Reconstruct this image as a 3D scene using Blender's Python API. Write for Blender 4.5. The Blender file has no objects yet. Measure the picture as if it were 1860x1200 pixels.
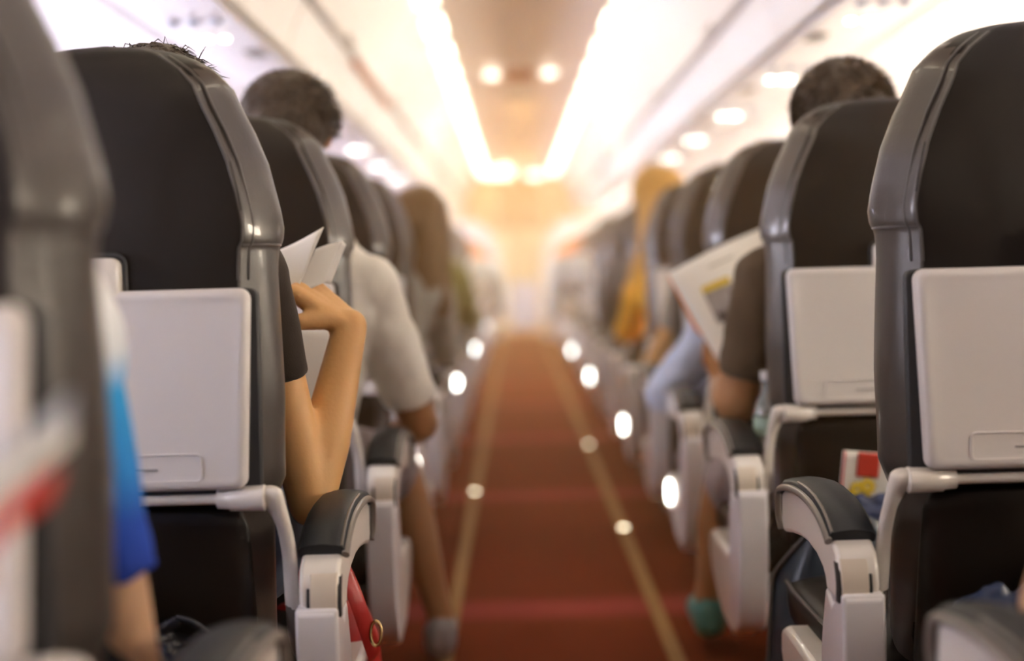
import bpy, bmesh, math, random
from mathutils import Vector, Matrix, Euler
random.seed(7)
PI = math.pi
S = bpy.context.scene
COL = S.collection

# ------------------------------------------------------------------ camera
FPX, CX, CZ = 2372.0, -0.08, 0.90
def cam_axes():
    r = math.radians(1.6)
    fw = Vector((935 - 930, 487 - 600, FPX)).normalized()
    up = Vector((-math.sin(r), -math.cos(r), 0)); up -= fw * up.dot(fw); up.normalize()
    rt = fw.cross(up)
    if rt.x < 0: rt = -rt
    return rt, fw, up          # world x, y, z written in image axes
RT, FW, UP = cam_axes()
cd = bpy.data.cameras.new('camera'); cam = bpy.data.objects.new('camera', cd); COL.objects.link(cam)
cd.sensor_width = 36; cd.lens = FPX * 36 / 1860; cd.clip_start = 0.02; cd.clip_end = 100
X = Vector((RT[0], FW[0], UP[0])); Y = -Vector((RT[1], FW[1], UP[1])); Z = -Vector((RT[2], FW[2], UP[2]))
mw = Matrix((X, Y, Z)).transposed().to_4x4(); mw.translation = Vector((CX, 0, CZ))
cam.matrix_world = mw
cd.dof.use_dof = True; cd.dof.focus_distance = 1.78; cd.dof.aperture_fstop = cd.lens / 1000 / 0.033
S.camera = cam
def at(px, py, d):
    """the world point seen at that pixel, d metres down the cabin"""
    v = Vector((px - 930, py - 600, FPX))
    w = Vector((RT.dot(v), FW.dot(v), UP.dot(v)))
    t = d / w.y
    return Vector((CX + w.x * t, d, CZ + w.z * t))

# ------------------------------------------------------------------ world, exposure
S.view_settings.view_transform = 'Standard'; S.view_settings.look = 'None'
S.view_settings.gamma = 1.0; S.view_settings.exposure = 1.80
W = bpy.data.worlds.new('world'); S.world = W; W.use_nodes = True
W.node_tree.nodes['Background'].inputs[0].default_value = (0.75, 0.80, 1.0, 1)
W.node_tree.nodes['Background'].inputs[1].default_value = 1.0
S.cycles.use_denoising = True
S.cycles.max_bounces = 7; S.cycles.diffuse_bounces = 4; S.cycles.glossy_bounces = 3
S.cycles.transmission_bounces = 4; S.cycles.volume_bounces = 1
S.cycles.caustics_reflective = False; S.cycles.caustics_refractive = False
S.cycles.sample_clamp_indirect = 6

# warm fill lights added at the unseen forward doors, shining across the galley front
def area(name, loc, target, sx, sy, power, col):
    l = bpy.data.lights.new(name, 'AREA'); l.shape = 'RECTANGLE'; l.size = sx; l.size_y = sy
    l.energy = power; l.color = col
    o = bpy.data.objects.new(name, l); COL.objects.link(o); o.location = loc
    o.rotation_euler = (Vector(target) - Vector(loc)).to_track_quat('-Z', 'Y').to_euler()
    return o
area('galley_fill_left', (-1.32, 17.25, 1.15), (0.3, 16.9, 1.0), 1.0, 1.8, 8, (1.0, 0.84, 0.62))
area('galley_fill_right', (1.32, 17.25, 1.15), (-0.3, 16.9, 1.0), 1.0, 1.8, 8, (1.0, 0.84, 0.62))

# ------------------------------------------------------------------ materials
def mat(name, col, rough=0.5, metal=0.0, bump=0.0, bscale=60.0, var=0.0, vscale=8.0, coat=0.0, emit=None, es=0.0,
        sub=0.0, trans=0.0, spec=0.5, sheen=0.0, col2=None):
    m = bpy.data.materials.new(name); m.use_nodes = True
    nt = m.node_tree; b = nt.nodes['Principled BSDF']
    b.inputs['Base Color'].default_value = (*col, 1); b.inputs['Roughness'].default_value = rough
    b.inputs['Metallic'].default_value = metal; b.inputs['Coat Weight'].default_value = coat
    b.inputs['Specular IOR Level'].default_value = spec
    b.inputs['Sheen Weight'].default_value = sheen
    if sub:
        b.inputs['Subsurface Weight'].default_value = sub
        b.inputs['Subsurface Radius'].default_value = (0.02, 0.008, 0.004); b.inputs['Subsurface Scale'].default_value = 0.6
    if trans: b.inputs['Transmission Weight'].default_value = trans
    if emit:
        b.inputs['Emission Color'].default_value = (*emit, 1); b.inputs['Emission Strength'].default_value = es
    if bump or var:
        tc = nt.nodes.new('ShaderNodeTexCoord')
    if bump:
        n = nt.nodes.new('ShaderNodeTexNoise'); n.inputs['Scale'].default_value = bscale; n.inputs['Detail'].default_value = 4
        bp = nt.nodes.new('ShaderNodeBump'); bp.inputs['Strength'].default_value = bump; bp.inputs['Distance'].default_value = 0.01
        nt.links.new(tc.outputs['Object'], n.inputs['Vector']); nt.links.new(n.outputs['Fac'], bp.inputs['Height'])
        nt.links.new(bp.outputs['Normal'], b.inputs['Normal'])
    if var:
        n2 = nt.nodes.new('ShaderNodeTexNoise'); n2.inputs['Scale'].default_value = vscale; n2.inputs['Detail'].default_value = 5
        mx = nt.nodes.new('ShaderNodeMix'); mx.data_type = 'RGBA'
        c2 = col2 or tuple(c * (1 - var) for c in col)
        mx.inputs[6].default_value = (*col, 1); mx.inputs[7].default_value = (*c2, 1)
        nt.links.new(tc.outputs['Object'], n2.inputs['Vector']); nt.links.new(n2.outputs['Fac'], mx.inputs[0])
        nt.links.new(mx.outputs[2], b.inputs['Base Color'])
    return m

LEATHER_LIT = mat('seat_leather_lit', (0.066, 0.052, 0.043), 0.36, bump=0.05, bscale=260, spec=0.7, coat=0.3, var=.2, vscale=6)  # seat leather lightened to imitate light from the aisle
LEATHER = mat('seat_leather', (0.012, 0.0072, 0.0042), 0.42, bump=0.05, bscale=260, spec=0.35, coat=0.0, var=.25, vscale=5)
PIPING = mat('seat_piping', (0.09, 0.08, 0.075), 0.3)
SHELL = mat('dark_plastic', (0.03, 0.03, 0.032), 0.5)
TRAY = mat('tray_plastic', (0.70, 0.665, 0.65), 0.42, bump=0.02, bscale=500)
CREAM = mat('cream_plastic', (0.80, 0.76, 0.71), 0.3, bump=0.015, bscale=300, coat=0.3)
SHROUD = mat('pale_grey_plastic', (0.72, 0.70, 0.72), 0.28, coat=0.4, bump=0.01, bscale=300)
TAN = mat('tan_plastic', (0.68, 0.60, 0.50), 0.45)
PAD = mat('armrest_rubber', (0.010, 0.012, 0.016), 0.45, bump=0.05, bscale=350, spec=0.35)
RIM = mat('armrest_rim', (0.19, 0.165, 0.145), 0.28)
METAL = mat('brushed_metal', (0.6, 0.58, 0.55), 0.25, metal=1.0)
BINW = mat('bin_white', (0.62, 0.585, 0.56), 0.38, bump=0.01, bscale=100)
SEAM = mat('bin_seal', (0.17, 0.15, 0.155), 0.5)
REDSTRIP = mat('bin_red', (0.55, 0.16, 0.10), 0.5)
PSUM = mat('service_panel_plastic', (0.45, 0.42, 0.465), 0.35)
CEIL = mat('ceiling_panel', (0.84, 0.72, 0.65), 0.5, bump=0.01, bscale=80)
WALLM = mat('cabin_wall', (0.56, 0.53, 0.52), 0.5, bump=0.02, bscale=120)
LAMPM = mat('cove_lamp', (0.9, 0.86, 0.75), 0.5, emit=(1.0, 0.88, 0.66), es=1.9)
READM = mat('reading_lamp', (0.9, 0.86, 0.75), 0.5, emit=(1.0, 0.92, 0.74), es=9)
WINL = mat('window_sky_left', (0.8, 0.85, 1.0), 0.5, emit=(0.93, 0.88, 0.98), es=15)
WINR = mat('window_sky_right', (1.0, 0.85, 0.65), 0.5, emit=(1.0, 0.88, 0.72), es=15)
STRIP = mat('floor_track_gold', (0.42, 0.22, 0.07), 0.7, spec=0.2, var=.3, vscale=14)
PAPER = mat('white_paper', (0.92, 0.90, 0.84), 0.6)
PAPERG = mat('greyed_paper', (0.74, 0.71, 0.67), 0.5)
ORANGE = mat('orange_print', (0.80, 0.25, 0.04), 0.5)
YEL = mat('yellow_print', (0.72, 0.52, 0.04), 0.5)
RED = mat('red_print', (0.62, 0.05, 0.03), 0.5)
GREYP = mat('grey_photo_print', (0.48, 0.44, 0.44), 0.5, var=.6, vscale=30)
DARKP = mat('dark_print', (0.08, 0.06, 0.06), 0.5)
BEIGE = mat('galley_beige', (0.52, 0.41, 0.27), 0.45, var=.15, vscale=3)
GALLEYD = mat('galley_brown', (0.34, 0.21, 0.13), 0.5)
CURT = mat('curtain_cream', (0.70, 0.58, 0.38), 0.8)
BULK = mat('bulkhead_white', (0.83, 0.80, 0.76), 0.4)
ORCOV = mat('orange_cover', (0.78, 0.25, 0.09), 0.7)
SIGNR = mat('sign_red', (0.35, 0.05, 0.03), 0.5)
SIGNG = mat('exit_sign_green', (0.4, 0.6, 0.35), 0.5, emit=(0.7, 0.9, 0.55), es=1.6)

def carpet():
    m = bpy.data.materials.new('red_carpet'); m.use_nodes = True; nt = m.node_tree; N = nt.nodes; L = nt.links
    b = N['Principled BSDF']; b.inputs['Roughness'].default_value = 0.95; b.inputs['Specular IOR Level'].default_value = 0.1; b.inputs['Sheen Weight'].default_value = 0.0
    b.inputs['Sheen Tint'].default_value = (1, .6, .5, 1)
    g = N.new('ShaderNodeNewGeometry'); sep = N.new('ShaderNodeSeparateXYZ'); L.new(g.outputs['Position'], sep.inputs[0])
    # paler bands across the aisle, one every 1.72 m
    a = N.new('ShaderNodeMath'); a.operation = 'ADD'; a.inputs[1].default_value = 0.86 - 3.42 + 1.72 * 4
    L.new(sep.outputs['Y'], a.inputs[0])
    mo = N.new('ShaderNodeMath'); mo.operation = 'MODULO'; mo.inputs[1].default_value = 1.72; L.new(a.outputs[0], mo.inputs[0])
    s1 = N.new('ShaderNodeMath'); s1.operation = 'SUBTRACT'; s1.inputs[1].default_value = 0.86; L.new(mo.outputs[0], s1.inputs[0])
    ab = N.new('ShaderNodeMath'); ab.operation = 'ABSOLUTE'; L.new(s1.outputs[0], ab.inputs[0])
    mr = N.new('ShaderNodeMapRange'); mr.interpolation_type = 'SMOOTHSTEP'
    mr.inputs[1].default_value = 0.03; mr.inputs[2].default_value = 0.14; mr.inputs[3].default_value = 1; mr.inputs[4].default_value = 0
    L.new(ab.outputs[0], mr.inputs[0])
    n = N.new('ShaderNodeTexNoise'); n.inputs['Scale'].default_value = 160; n.inputs['Detail'].default_value = 3
    L.new(g.outputs['Position'], n.inputs['Vector'])
    mx = N.new('ShaderNodeMix'); mx.data_type = 'RGBA'; mx.inputs[6].default_value = (0.22, 0.036, 0.008, 1); mx.inputs[7].default_value = (0.10, 0.016, 0.005, 1)
    L.new(n.outputs['Fac'], mx.inputs[0])
    m2 = N.new('ShaderNodeMix'); m2.data_type = 'RGBA'; m2.inputs[7].default_value = (0.32, 0.055, 0.042, 1)
    L.new(mx.outputs[2], m2.inputs[6]); L.new(mr.outputs[0], m2.inputs[0]); L.new(m2.outputs[2], b.inputs['Base Color'])
    bp = N.new('ShaderNodeBump'); bp.inputs['Strength'].default_value = 0.4; bp.inputs['Distance'].default_value = 0.004
    L.new(n.outputs['Fac'], bp.inputs['Height']); L.new(bp.outputs['Normal'], b.inputs['Normal'])
    return m
CARPET = carpet()

# ------------------------------------------------------------------ mesh helpers
SX = 1          # -1 builds the mirrored (left-hand) version
def link(name, me, m, parent=None, smooth=True):
    me.materials.append(m)
    for p in me.polygons: p.use_smooth = smooth
    o = bpy.data.objects.new(name, me); COL.objects.link(o)
    if parent is not None: o.parent = parent
    return o
class MB:
    def __init__(s): s.v = []; s.f = []
    def add(s, vs, fs):
        k = len(s.v); s.v += [Vector(v) for v in vs]; s.f += [tuple(i + k for i in f) for f in fs]
        return s
    def loft(s, rings, cap=True, closed=True):
        n = len(rings[0]); vs = [v for r in rings for v in r]; fs = []
        for i in range(len(rings) - 1):
            for j in range(n if closed else n - 1):
                a, b2 = i * n + j, i * n + (j + 1) % n
                fs.append((a, b2, b2 + n, a + n))
        if cap: fs.append(tuple(range(n - 1, -1, -1))); fs.append(tuple((len(rings) - 1) * n + j for j in range(n)))
        return s.add(vs, fs)
    def box(s, x0, x1, y0, y1, z0, z1):
        return s.add([(x0, y0, z0), (x1, y0, z0), (x1, y1, z0), (x0, y1, z0), (x0, y0, z1), (x1, y0, z1), (x1, y1, z1), (x0, y1, z1)],
                     [(3, 2, 1, 0), (4, 5, 6, 7), (0, 1, 5, 4), (1, 2, 6, 5), (2, 3, 7, 6), (3, 0, 4, 7)])
    def tube(s, pts, r, n=10, flat=1.0):
        pts = [Vector(p) for p in pts]; rings = []; up = None
        for i, p in enumerate(pts):
            t = (pts[min(i + 1, len(pts) - 1)] - pts[max(i - 1, 0)]).normalized()
            if up is None: up = t.orthogonal().normalized()
            up = (up - t * up.dot(t)).normalized(); w = t.cross(up)
            rr = r[i] if isinstance(r, (list, tuple)) else r
            rings.append([p + up * (rr * math.cos(2 * PI * j / n)) + w * (rr * flat * math.sin(2 * PI * j / n)) for j in range(n)])
        return s.loft(rings)
    def prism(s, prof, x0, x1):
        """profile in (y, z), pulled from x0 to x1"""
        return s.loft([[(x0, y, z) for y, z in prof], [(x1, y, z) for y, z in prof]])
    def prism_y(s, prof, y0, y1):
        return s.loft([[(x, y0, z) for x, z in prof], [(x, y1, z) for x, z in prof]])
    def ball(s, c, r, nu=14, nv=9):
        c = Vector(c); rx, ry, rz = r if isinstance(r, (tuple, list)) else (r, r, r)
        rings = []
        for i in range(1, nv):
            th = PI * i / nv
            rings.append([c + Vector((rx * math.sin(th) * math.cos(2 * PI * j / nu), ry * math.sin(th) * math.sin(2 * PI * j / nu), rz * math.cos(th))) for j in range(nu)])
        return s.loft(rings)
    def build(s, name, m, parent=None, smooth=True, bevel=0.0, seg=2, sub=0, angle=35):
        me = bpy.data.meshes.new(name)
        me.from_pydata([(v.x * SX, v.y, v.z) for v in s.v], [], s.f)
        bm = bmesh.new(); bm.from_mesh(me); bmesh.ops.recalc_face_normals(bm, faces=bm.faces); bm.to_mesh(me); bm.free()
        o = link(name, me, m, parent, smooth)
        if bevel:
            md = o.modifiers.new('bevel', 'BEVEL'); md.width = bevel; md.segments = seg; md.limit_method = 'ANGLE'; md.angle_limit = math.radians(angle)
            md.harden_normals = False
        if sub:
            md = o.modifiers.new('sub', 'SUBSURF'); md.levels = sub; md.render_levels = sub
        if smooth and not sub:
            for e in me.edges: pass
            try: me.set_sharp_from_angle(angle=math.radians(50))
            except Exception: pass
        return o
def tag(o, label, cat, group=None, kind=None):
    o['label'] = label; o['category'] = cat
    if group: o['group'] = group
    if kind: o['kind'] = kind
    return o
def struct(o): o['kind'] = 'structure'; return o
def thing(name, label, cat, loc=(0, 0, 0), group=None):
    o = bpy.data.objects.new(name, None); COL.objects.link(o); o.location = loc; o.empty_display_size = 0.1
    return tag(o, label, cat, group)
def copy_tree(o, parent=None):
    c = o.copy(); COL.objects.link(c)
    if parent is not None: c.parent = parent
    for ch in o.children: copy_tree(ch, c)
    return c
def crv(pts, n=6):
    """catmull-rom through 2-D or 3-D points"""
    P = [Vector(p) for p in pts]; out = []
    for i in range(len(P) - 1):
        a, b, c, d = P[max(i - 1, 0)], P[i], P[i + 1], P[min(i + 2, len(P) - 1)]
        for k in range(n):
            t = k / n
            out.append(0.5 * ((2 * b) + (c - a) * t + (2 * a - 5 * b + 4 * c - d) * t * t + (3 * b - a - 3 * c + d) * t ** 3))
    out.append(P[-1]); return out
def interp(tab, z):
    for (a, va), (b, vb) in zip(tab, tab[1:]):
        if a <= z <= b: t = (z - a) / (b - a); return va + (vb - va) * t
    return tab[0][1] if z < tab[0][0] else tab[-1][1]

# ------------------------------------------------------------------ the cabin
Y0, Y1 = -1.5, 18.4
YW = Y1
struct(MB().box(-1.75, 1.75, Y0, Y1, -0.06, 0.0).build('floor', CARPET, smooth=False))
struct(MB().box(-1.9, 1.9, Y0, Y1, 2.36, 2.42).build('ceiling', WALLM, smooth=False))
i = 1
for sx in (-1, 1):
    struct(MB().box(sx * 0.265 - 0.018, sx * 0.265 + 0.018, Y0, 17.9, 0.0, 0.004).build('trim_%d' % i, STRIP, smooth=False)); i += 1
# thin haze added and tinted orange for a warm glow, ahead of the second row
HZ = bpy.data.materials.new('glow_haze'); HZ.use_nodes = True; _n = HZ.node_tree; _n.nodes.remove(_n.nodes['Principled BSDF'])
_v = _n.nodes.new('ShaderNodeVolumeScatter'); _v.inputs['Color'].default_value = (1.0, 0.60, 0.24, 1); _v.inputs['Density'].default_value = 0.046; _v.inputs['Anisotropy'].default_value = 0.3
_n.links.new(_v.outputs[0], _n.nodes['Material Output'].inputs['Volume'])
hz = MB().box(-1.30, 1.30, 2.0, 17.8, 0.02, 2.12).build('glow_haze', HZ, smooth=False)
tag(hz, 'thin haze tinted orange, added for a warm glow down the middle of the cabin', 'glow_haze', kind='stuff')
# central ceiling panels, 1.6 m each
prof = [(x, 2.13 + 0.05 * (1 - (x / 0.40) ** 2)) for x in [-0.40 + 0.08 * k for k in range(11)]]
prof = prof + [(x, z + 0.02) for x, z in reversed(prof)]
for k in range(12):
    ya = Y0 + 1.6 * k
    struct(MB().prism_y(prof, ya + 0.003, ya + 1.597).build('ceiling_panel' if k == 0 else 'ceiling_panel.%03d' % k, CEIL))
# side walls: curved lining with window openings
def wall(side, sx, wm):
    ys = []
    pitch = 0.56; n = int((Y1 - Y0) / pitch)
    zs = [(-0.02, 1.66), (0.25, 1.74), (0.55, 1.79), (0.84, 1.80), (1.18, 1.77), (1.35, 1.70), (1.50, 1.62), (1.62, 1.55), (1.9, 1.45), (2.36, 1.30)]
    mb = MB(); vs = []; fs = []
    cols = [Y0]
    for k in range(n):
        a = Y0 + k * pitch
        cols += [a + 0.16, a + 0.40, a + pitch]
    for yv in cols:
        for z, x in zs: vs.append((sx * x, yv, z))
    m = len(zs)
    for cidx in range(len(cols) - 1):
        for r in range(m - 1):
            if cidx % 3 == 1 and r == 3: continue      # the opening
            q = (cidx * m + r, (cidx + 1) * m + r, (cidx + 1) * m + r + 1, cidx * m + r + 1)
            fs.append(q)
    mb.add(vs, fs); o = struct(mb.build('wall_' + side, WALLM))
    sd = o.modifiers.new('s', 'SOLIDIFY'); sd.thickness = 0.03; sd.offset = 0
    return n, pitch
wn = 0
for side, sx, wm in (('left', -1, WINL), ('right', 1, WINR)):
    n, pitch = wall(side, sx, wm)
    proto = None
    for k in range(n):
        yc = Y0 + k * pitch + 0.28; wn += 1
        if proto is None:
            fr = MB()
            fr.tube([(sx * 1.775, 0.13 * math.cos(t * PI / 12) * 0.93, 1.01 + 0.18 * math.sin(t * PI / 12)) for t in range(25)], 0.018, 8)
            proto = struct(fr.build('window_%d' % wn, BULK)); proto.location.y = yc
            g = MB().box(sx * 1.80 - 0.004, sx * 1.80 + 0.004, -0.14, 0.14, 0.82, 1.20).build('window_pane', wm, proto, smooth=False)
            pc = g
        else:
            c = proto.copy(); c.name = 'window_%d' % wn; COL.objects.link(c); c.location.y = yc
            g2 = pc.copy(); COL.objects.link(g2); g2.parent = c
# end walls
struct(MB().box(-1.9, 1.9, Y0 - 0.06, Y0, 0, 2.4).build('wall_rear_unseen', SHELL, smooth=False))  # unseen wall kept dark and close behind the camera to cut light
struct(MB().box(-1.9, 1.9, Y1, Y1 + 0.06, 0, 2.4).build('wall_front', BEIGE, smooth=False))

# overhead bins
def bin_profile():
    inner = crv([(0.50, 2.135), (0.565, 2.06), (0.625, 1.95), (0.665, 1.85), (0.685, 1.765)], 5)
    return [tuple(p) for p in inner]
def build_bin(sx, L=1.86):
    global SX
    SX = sx
    b = bpy.data.objects.new('overhead_bin', None); COL.objects.link(b)
    MB().prism_y([(0.70, 1.745), (0.74, 1.67), (0.765, 1.585), (1.03, 1.575), (1.34, 1.59), (1.30, 2.1), (0.62, 2.15)], 0.004, L - 0.004).build('bin_body', BINW, b, bevel=0.01)
    ip = bin_profile(); outer = [(x + 0.022, z + 0.004) for x, z in reversed(ip)]
    MB().prism_y(ip + outer, 0.006, L - 0.006).build('bin_door', BINW, b)
    MB().prism_y([(0.680, 1.765), (0.704, 1.768), (0.708, 1.742), (0.688, 1.742)], 0.004, L - 0.004).build('bin_seal', SEAM, b, smooth=False)
    MB().box(0.672, 0.690, L / 2 - 0.09, L / 2 + 0.09, 1.772, 1.795).build('bin_handle', RIM, b, bevel=0.004)
    SX = 1
    return b
for sx, side in ((-1, 'left'), (1, 'right')):
    pb = build_bin(sx)
    for k in range(10):
        o = pb if k == 0 else copy_tree(pb)
        o.location = (0, Y0 + k * 1.86, 0)
        tag(o, 'white overhead luggage bin with curved door in the long row above the %s hand seats' % side, 'overhead bin', 'overhead bins above the %s hand seats' % side)
# a red strip on one left-hand bin lip
tag(MB().box(-0.712, -0.676, 5.2, 6.7, 1.728, 1.741).build('red_strip', REDSTRIP), 'red strip along the lip of a left hand overhead bin', 'placard')

# cove lamps between ceiling panels and bins
SX = 1
for sx, side in ((-1, 'left'), (1, 'right')):
    pl = bpy.data.objects.new('cove_light', None); COL.objects.link(pl)
    SX = sx
    MB().prism_y([(0.405, 2.150), (0.500, 2.128), (0.505, 2.140), (0.41, 2.162)], 0.02, 0.50).build('light_diffuser', LAMPM, pl, smooth=False)
    MB().prism_y([(0.400, 2.165), (0.510, 2.142), (0.520, 2.2), (0.41, 2.2)], 0.0, 0.78).build('light_housing', BINW, pl, smooth=False)
    SX = 1
    for k in range(24):
        o = pl if k == 0 else copy_tree(pl)
        o.location = (0, Y0 + 0.8 * k, 0)
        tag(o, 'glowing cream cove lamp in the strip running beside the ceiling on the %s' % side, 'ceiling light', 'cove lamps along the %s edge of the ceiling' % side)

# passenger service panels
for sx, side in ((-1, 'left'), (1, 'right')):
    SX = sx
    p = bpy.data.objects.new('service_panel', None); COL.objects.link(p)
    MB().box(0.775, 1.015, 0.0, 1.11, 1.555, 1.572).build('panel_cover', PSUM, p, bevel=0.004)
    for q in range(3):
        c = (0.855 + (0, 0.046, 0.070)[q], 0.62, 1.553)
        MB().tube([(c[0], c[1], 1.556), (c[0], c[1], 1.548)], [0.017, 0.015], 14).build('lamp_bezel', BINW, p)
        MB().tube([(c[0], c[1], 1.549), (c[0], c[1], 1.5455)], [0.0125, 0.010], 14).build('reading_lamp', READM, p)
        c = (0.83 + 0.055 * q, 0.40)
        nz = MB().tube([(c[0], c[1], 1.557), (c[0], c[1], 1.548), (c[0], c[1], 1.541)], [0.021, 0.019, 0.011], 14).build('air_nozzle', mat('nozzle_grey', (0.30, 0.33, 0.42), 0.3), p)
    MB().box(0.80, 0.85, 0.85, 0.95, 1.549, 1.556).build('speaker_grille', SHELL, p)
    SX = 1
    for k in range(2, 17):
        o = p if k == 2 else copy_tree(p)
        o.location = (0, 2.98 - 0.0 + 1.12 * (k - 6), 0)
        tag(o, 'lavender white service panel with reading lamps and air nozzles below the %s overhead bins' % side, 'service panel', 'passenger service panels below the %s bins' % side)
for sx, side in ((-1, 'left'), (1, 'right')):
    j = i; i += 1
    SX = sx
    struct(MB().prism_y([(1.02, 1.556), (1.05, 1.552), (1.56, 1.52), (1.58, 1.56), (1.02, 1.574)], Y0, Y1).build('trim_%d' % j, PSUM, smooth=False))
    SX = 1
# ceiling sign half way
t = thing('ceiling_sign', 'small dark red sign between two round lamps on the aisle ceiling', 'sign', (-0.02, 8.3, 2.13))
MB().box(-0.09, 0.09, -0.02, 0.02, -0.05, 0.02).build('sign_plate', SIGNR, t, bevel=0.01)
for a in (-0.17, 0.19):
    MB().ball((a, 0, -0.01), (0.05, 0.05, 0.02)).build('lamp_lens', mat('lens', (.9, .85, .75), .4, emit=(1, .88, .68), es=1.1), t)
for yy, lab in ((9.6, 'round added fill lamp on the aisle ceiling just beyond the small red sign'), (13.4, 'round added fill lamp on the aisle ceiling farther on toward the exit sign')):
    t = thing('fill_lamp', lab, 'ceiling light', (0, yy, 2.165))  # lamps added to brighten the far partitions
    MB().tube([(0, 0, 0.01), (0, 0, -0.02)], [0.13, 0.12], 24).build('lamp_ring', BINW, t)
    l = area('fill_light', (0, yy, 2.138), (0, yy, 0), 0.2, 0.2, 6, (1.0, 0.84, 0.58)); l.data.shape = 'DISK'
t = thing('exit_sign', 'pale green lit exit sign at the forward end of the ceiling', 'sign', (-0.24, 16.35, 2.10))
MB().box(-0.16, 0.16, -0.02, 0.02, -0.07, 0.07).build('sign_box', SIGNG, t, bevel=0.01)
fo = bpy.data.curves.new('exit_letters', 'FONT'); fo.body = 'EXIT'; fo.size = 0.11; fo.extrude = 0.002; fo.align_x = 'CENTER'
fo.materials.append(mat('letter_green', (0.02, 0.25, 0.08), 0.5))
_tmp = bpy.data.objects.new('tmp', fo); COL.objects.link(_tmp); bpy.context.view_layer.update()
_me = bpy.data.meshes.new_from_object(_tmp.evaluated_get(bpy.context.evaluated_depsgraph_get())); bpy.data.objects.remove(_tmp)
eo = bpy.data.objects.new('exit_letters', _me); COL.objects.link(eo); eo.parent = t; eo.location = (0, -0.023, -0.04); eo.rotation_euler = (PI / 2, 0, 0)
t = thing('round_ceiling_lamp', 'round cream lamp on the ceiling just before the galley', 'ceiling light', (0.22, 16.8, 2.10))
MB().ball((0, 0, 0), (0.15, 0.15, 0.05)).build('lamp_lens', mat('lens2', (.9, .85, .75), .4, emit=(1, .86, .62), es=1.3), t)
MB().tube([(0, 0, 0.0), (0, 0, 0.06)], [0.16, 0.16], 20).build('lamp_ring', BINW, t)

# bulkhead partitions with a rounded inner top
for sx, side in ((-1, 'left'), (1, 'right')):
    SX = sx
    pr = [(0.27, 0.0), (0.27, 0.95)] + [(0.27 + 0.36 - 0.36 * math.cos(a), 0.95 + 0.55 * math.sin(a)) for a in [PI / 16 * k for k in range(1, 9)]] + [(1.60, 1.52), (1.60, 0.0)]
    o = MB().prism_y(pr, 16.40, 16.45).build('partition', BULK, bevel=0.008)
    tag(o, 'white bulkhead partition with rounded top corner on the %s side of the aisle' % side, 'partition')
    SX = 1
# forward galley: unit, curtain, door
t = thing('galley_unit', 'beige galley unit with brown upper lockers closing the forward end', 'galley', (0, 17.9, 0))
MB().box(-1.2, 1.3, 0.0, 0.45, 0.0, 1.45).build('galley_body', BEIGE, t, bevel=0.01)
MB().box(-1.2, 1.3, 0.02, 0.45, 1.46, 2.10).build('upper_locker', GALLEYD, t, bevel=0.01)
for k in range(5):
    MB().box(-0.98 + k * 0.42, -0.60 + k * 0.42, -0.012, 0.0, 0.75, 1.40).build('locker_door', CURT if k % 2 else BEIGE, t, bevel=0.006)
for k in range(5):
    MB().box(-0.98 + k * 0.42, -0.60 + k * 0.42, -0.012, 0.0, 0.08, 0.70).build('trolley_front', mat('trolley_blue', (0.42, 0.44, 0.55), 0.3) if k == 2 else CURT, t, bevel=0.006)
def curtain(x0, x1, y, z0, z1, label):
    n = 60; vs = []; fs = []
    for k in range(n + 1):
        x = x0 + (x1 - x0) * k / n; yy = y + 0.025 * math.sin(k * 1.15)
        vs += [(x, yy, z0), (x, yy, z1)]
    for k in range(n): fs.append((2 * k, 2 * k + 2, 2 * k + 3, 2 * k + 1))
    o = MB().add(vs, fs).build('curtain', CURT); s = o.modifiers.new('s', 'SOLIDIFY'); s.thickness = 0.004
    tag(o, label, 'curtain')
curtain(-0.62, -0.28, 16.75, 0.05, 1.98, 'cream pleated curtain gathered left of the forward aisle opening')
curtain(0.30, 0.62, 16.75, 0.05, 1.98, 'cream pleated curtain gathered right of the forward aisle opening')

# ------------------------------------------------------------------ seats
XC = 0.585          # seat centre off the cabin centre line
HW = [(0.30, 0.150), (0.40, 0.172), (0.60, 0.182), (0.64, 0.200), (0.75, 0.206), (0.90, 0.203), (0.935, 0.2045), (0.943, 0.209), (0.965, 0.2105), (1.0, 0.204),
      (1.04, 0.195), (1.08, 0.180), (1.11, 0.166), (1.135, 0.156), (1.155, 0.138), (1.170, 0.117), (1.180, 0.092), (1.187, 0.055), (1.190, 0.012)]
YR = [(0.30, 0.14), (0.45, 0.075), (0.60, 0.030), (0.64, 0.006), (0.9, 0.0), (1.12, 0.0), (1.16, 0.010), (1.18, 0.022), (1.19, 0.040)]
YF = [(0.30, 0.19), (0.45, 0.18), (0.60, 0.16), (0.80, 0.135), (0.92, 0.115), (0.96, 0.135), (1.08, 0.130), (1.14, 0.115), (1.17, 0.095), (1.19, 0.06)]
def half(w, yr, yf):
    """right half of the section, rear middle to front middle: flat back, crisp corner, flaring side, round front"""
    D = yf - yr; q = min(1.0, w / 0.12); f = 0.034 * q; c = 0.010 * q; ys = yr + D * 0.52
    P = [(0, yr - 0.003), (w * 0.4, yr - 0.002), (w - f - c, yr)]
    for k in range(1, 6):
        a = PI / 2 * k / 6; P.append((w - f - c + c * 1.25 * math.sin(a), yr + c * (1 - math.cos(a))))
    P += [(w - f * 0.62, yr + D * 0.16), (w - f * 0.30, yr + D * 0.28), (w - f * 0.08, yr + D * 0.40), (w, ys)]
    r = min((yf - ys) * 0.98, w * 0.7)
    for k in range(1, 8):
        a = PI / 2 * k / 7; P.append((w - r + r * math.cos(a), yf - r + r * math.sin(a)))
    P.append((0, yf)); return P
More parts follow.
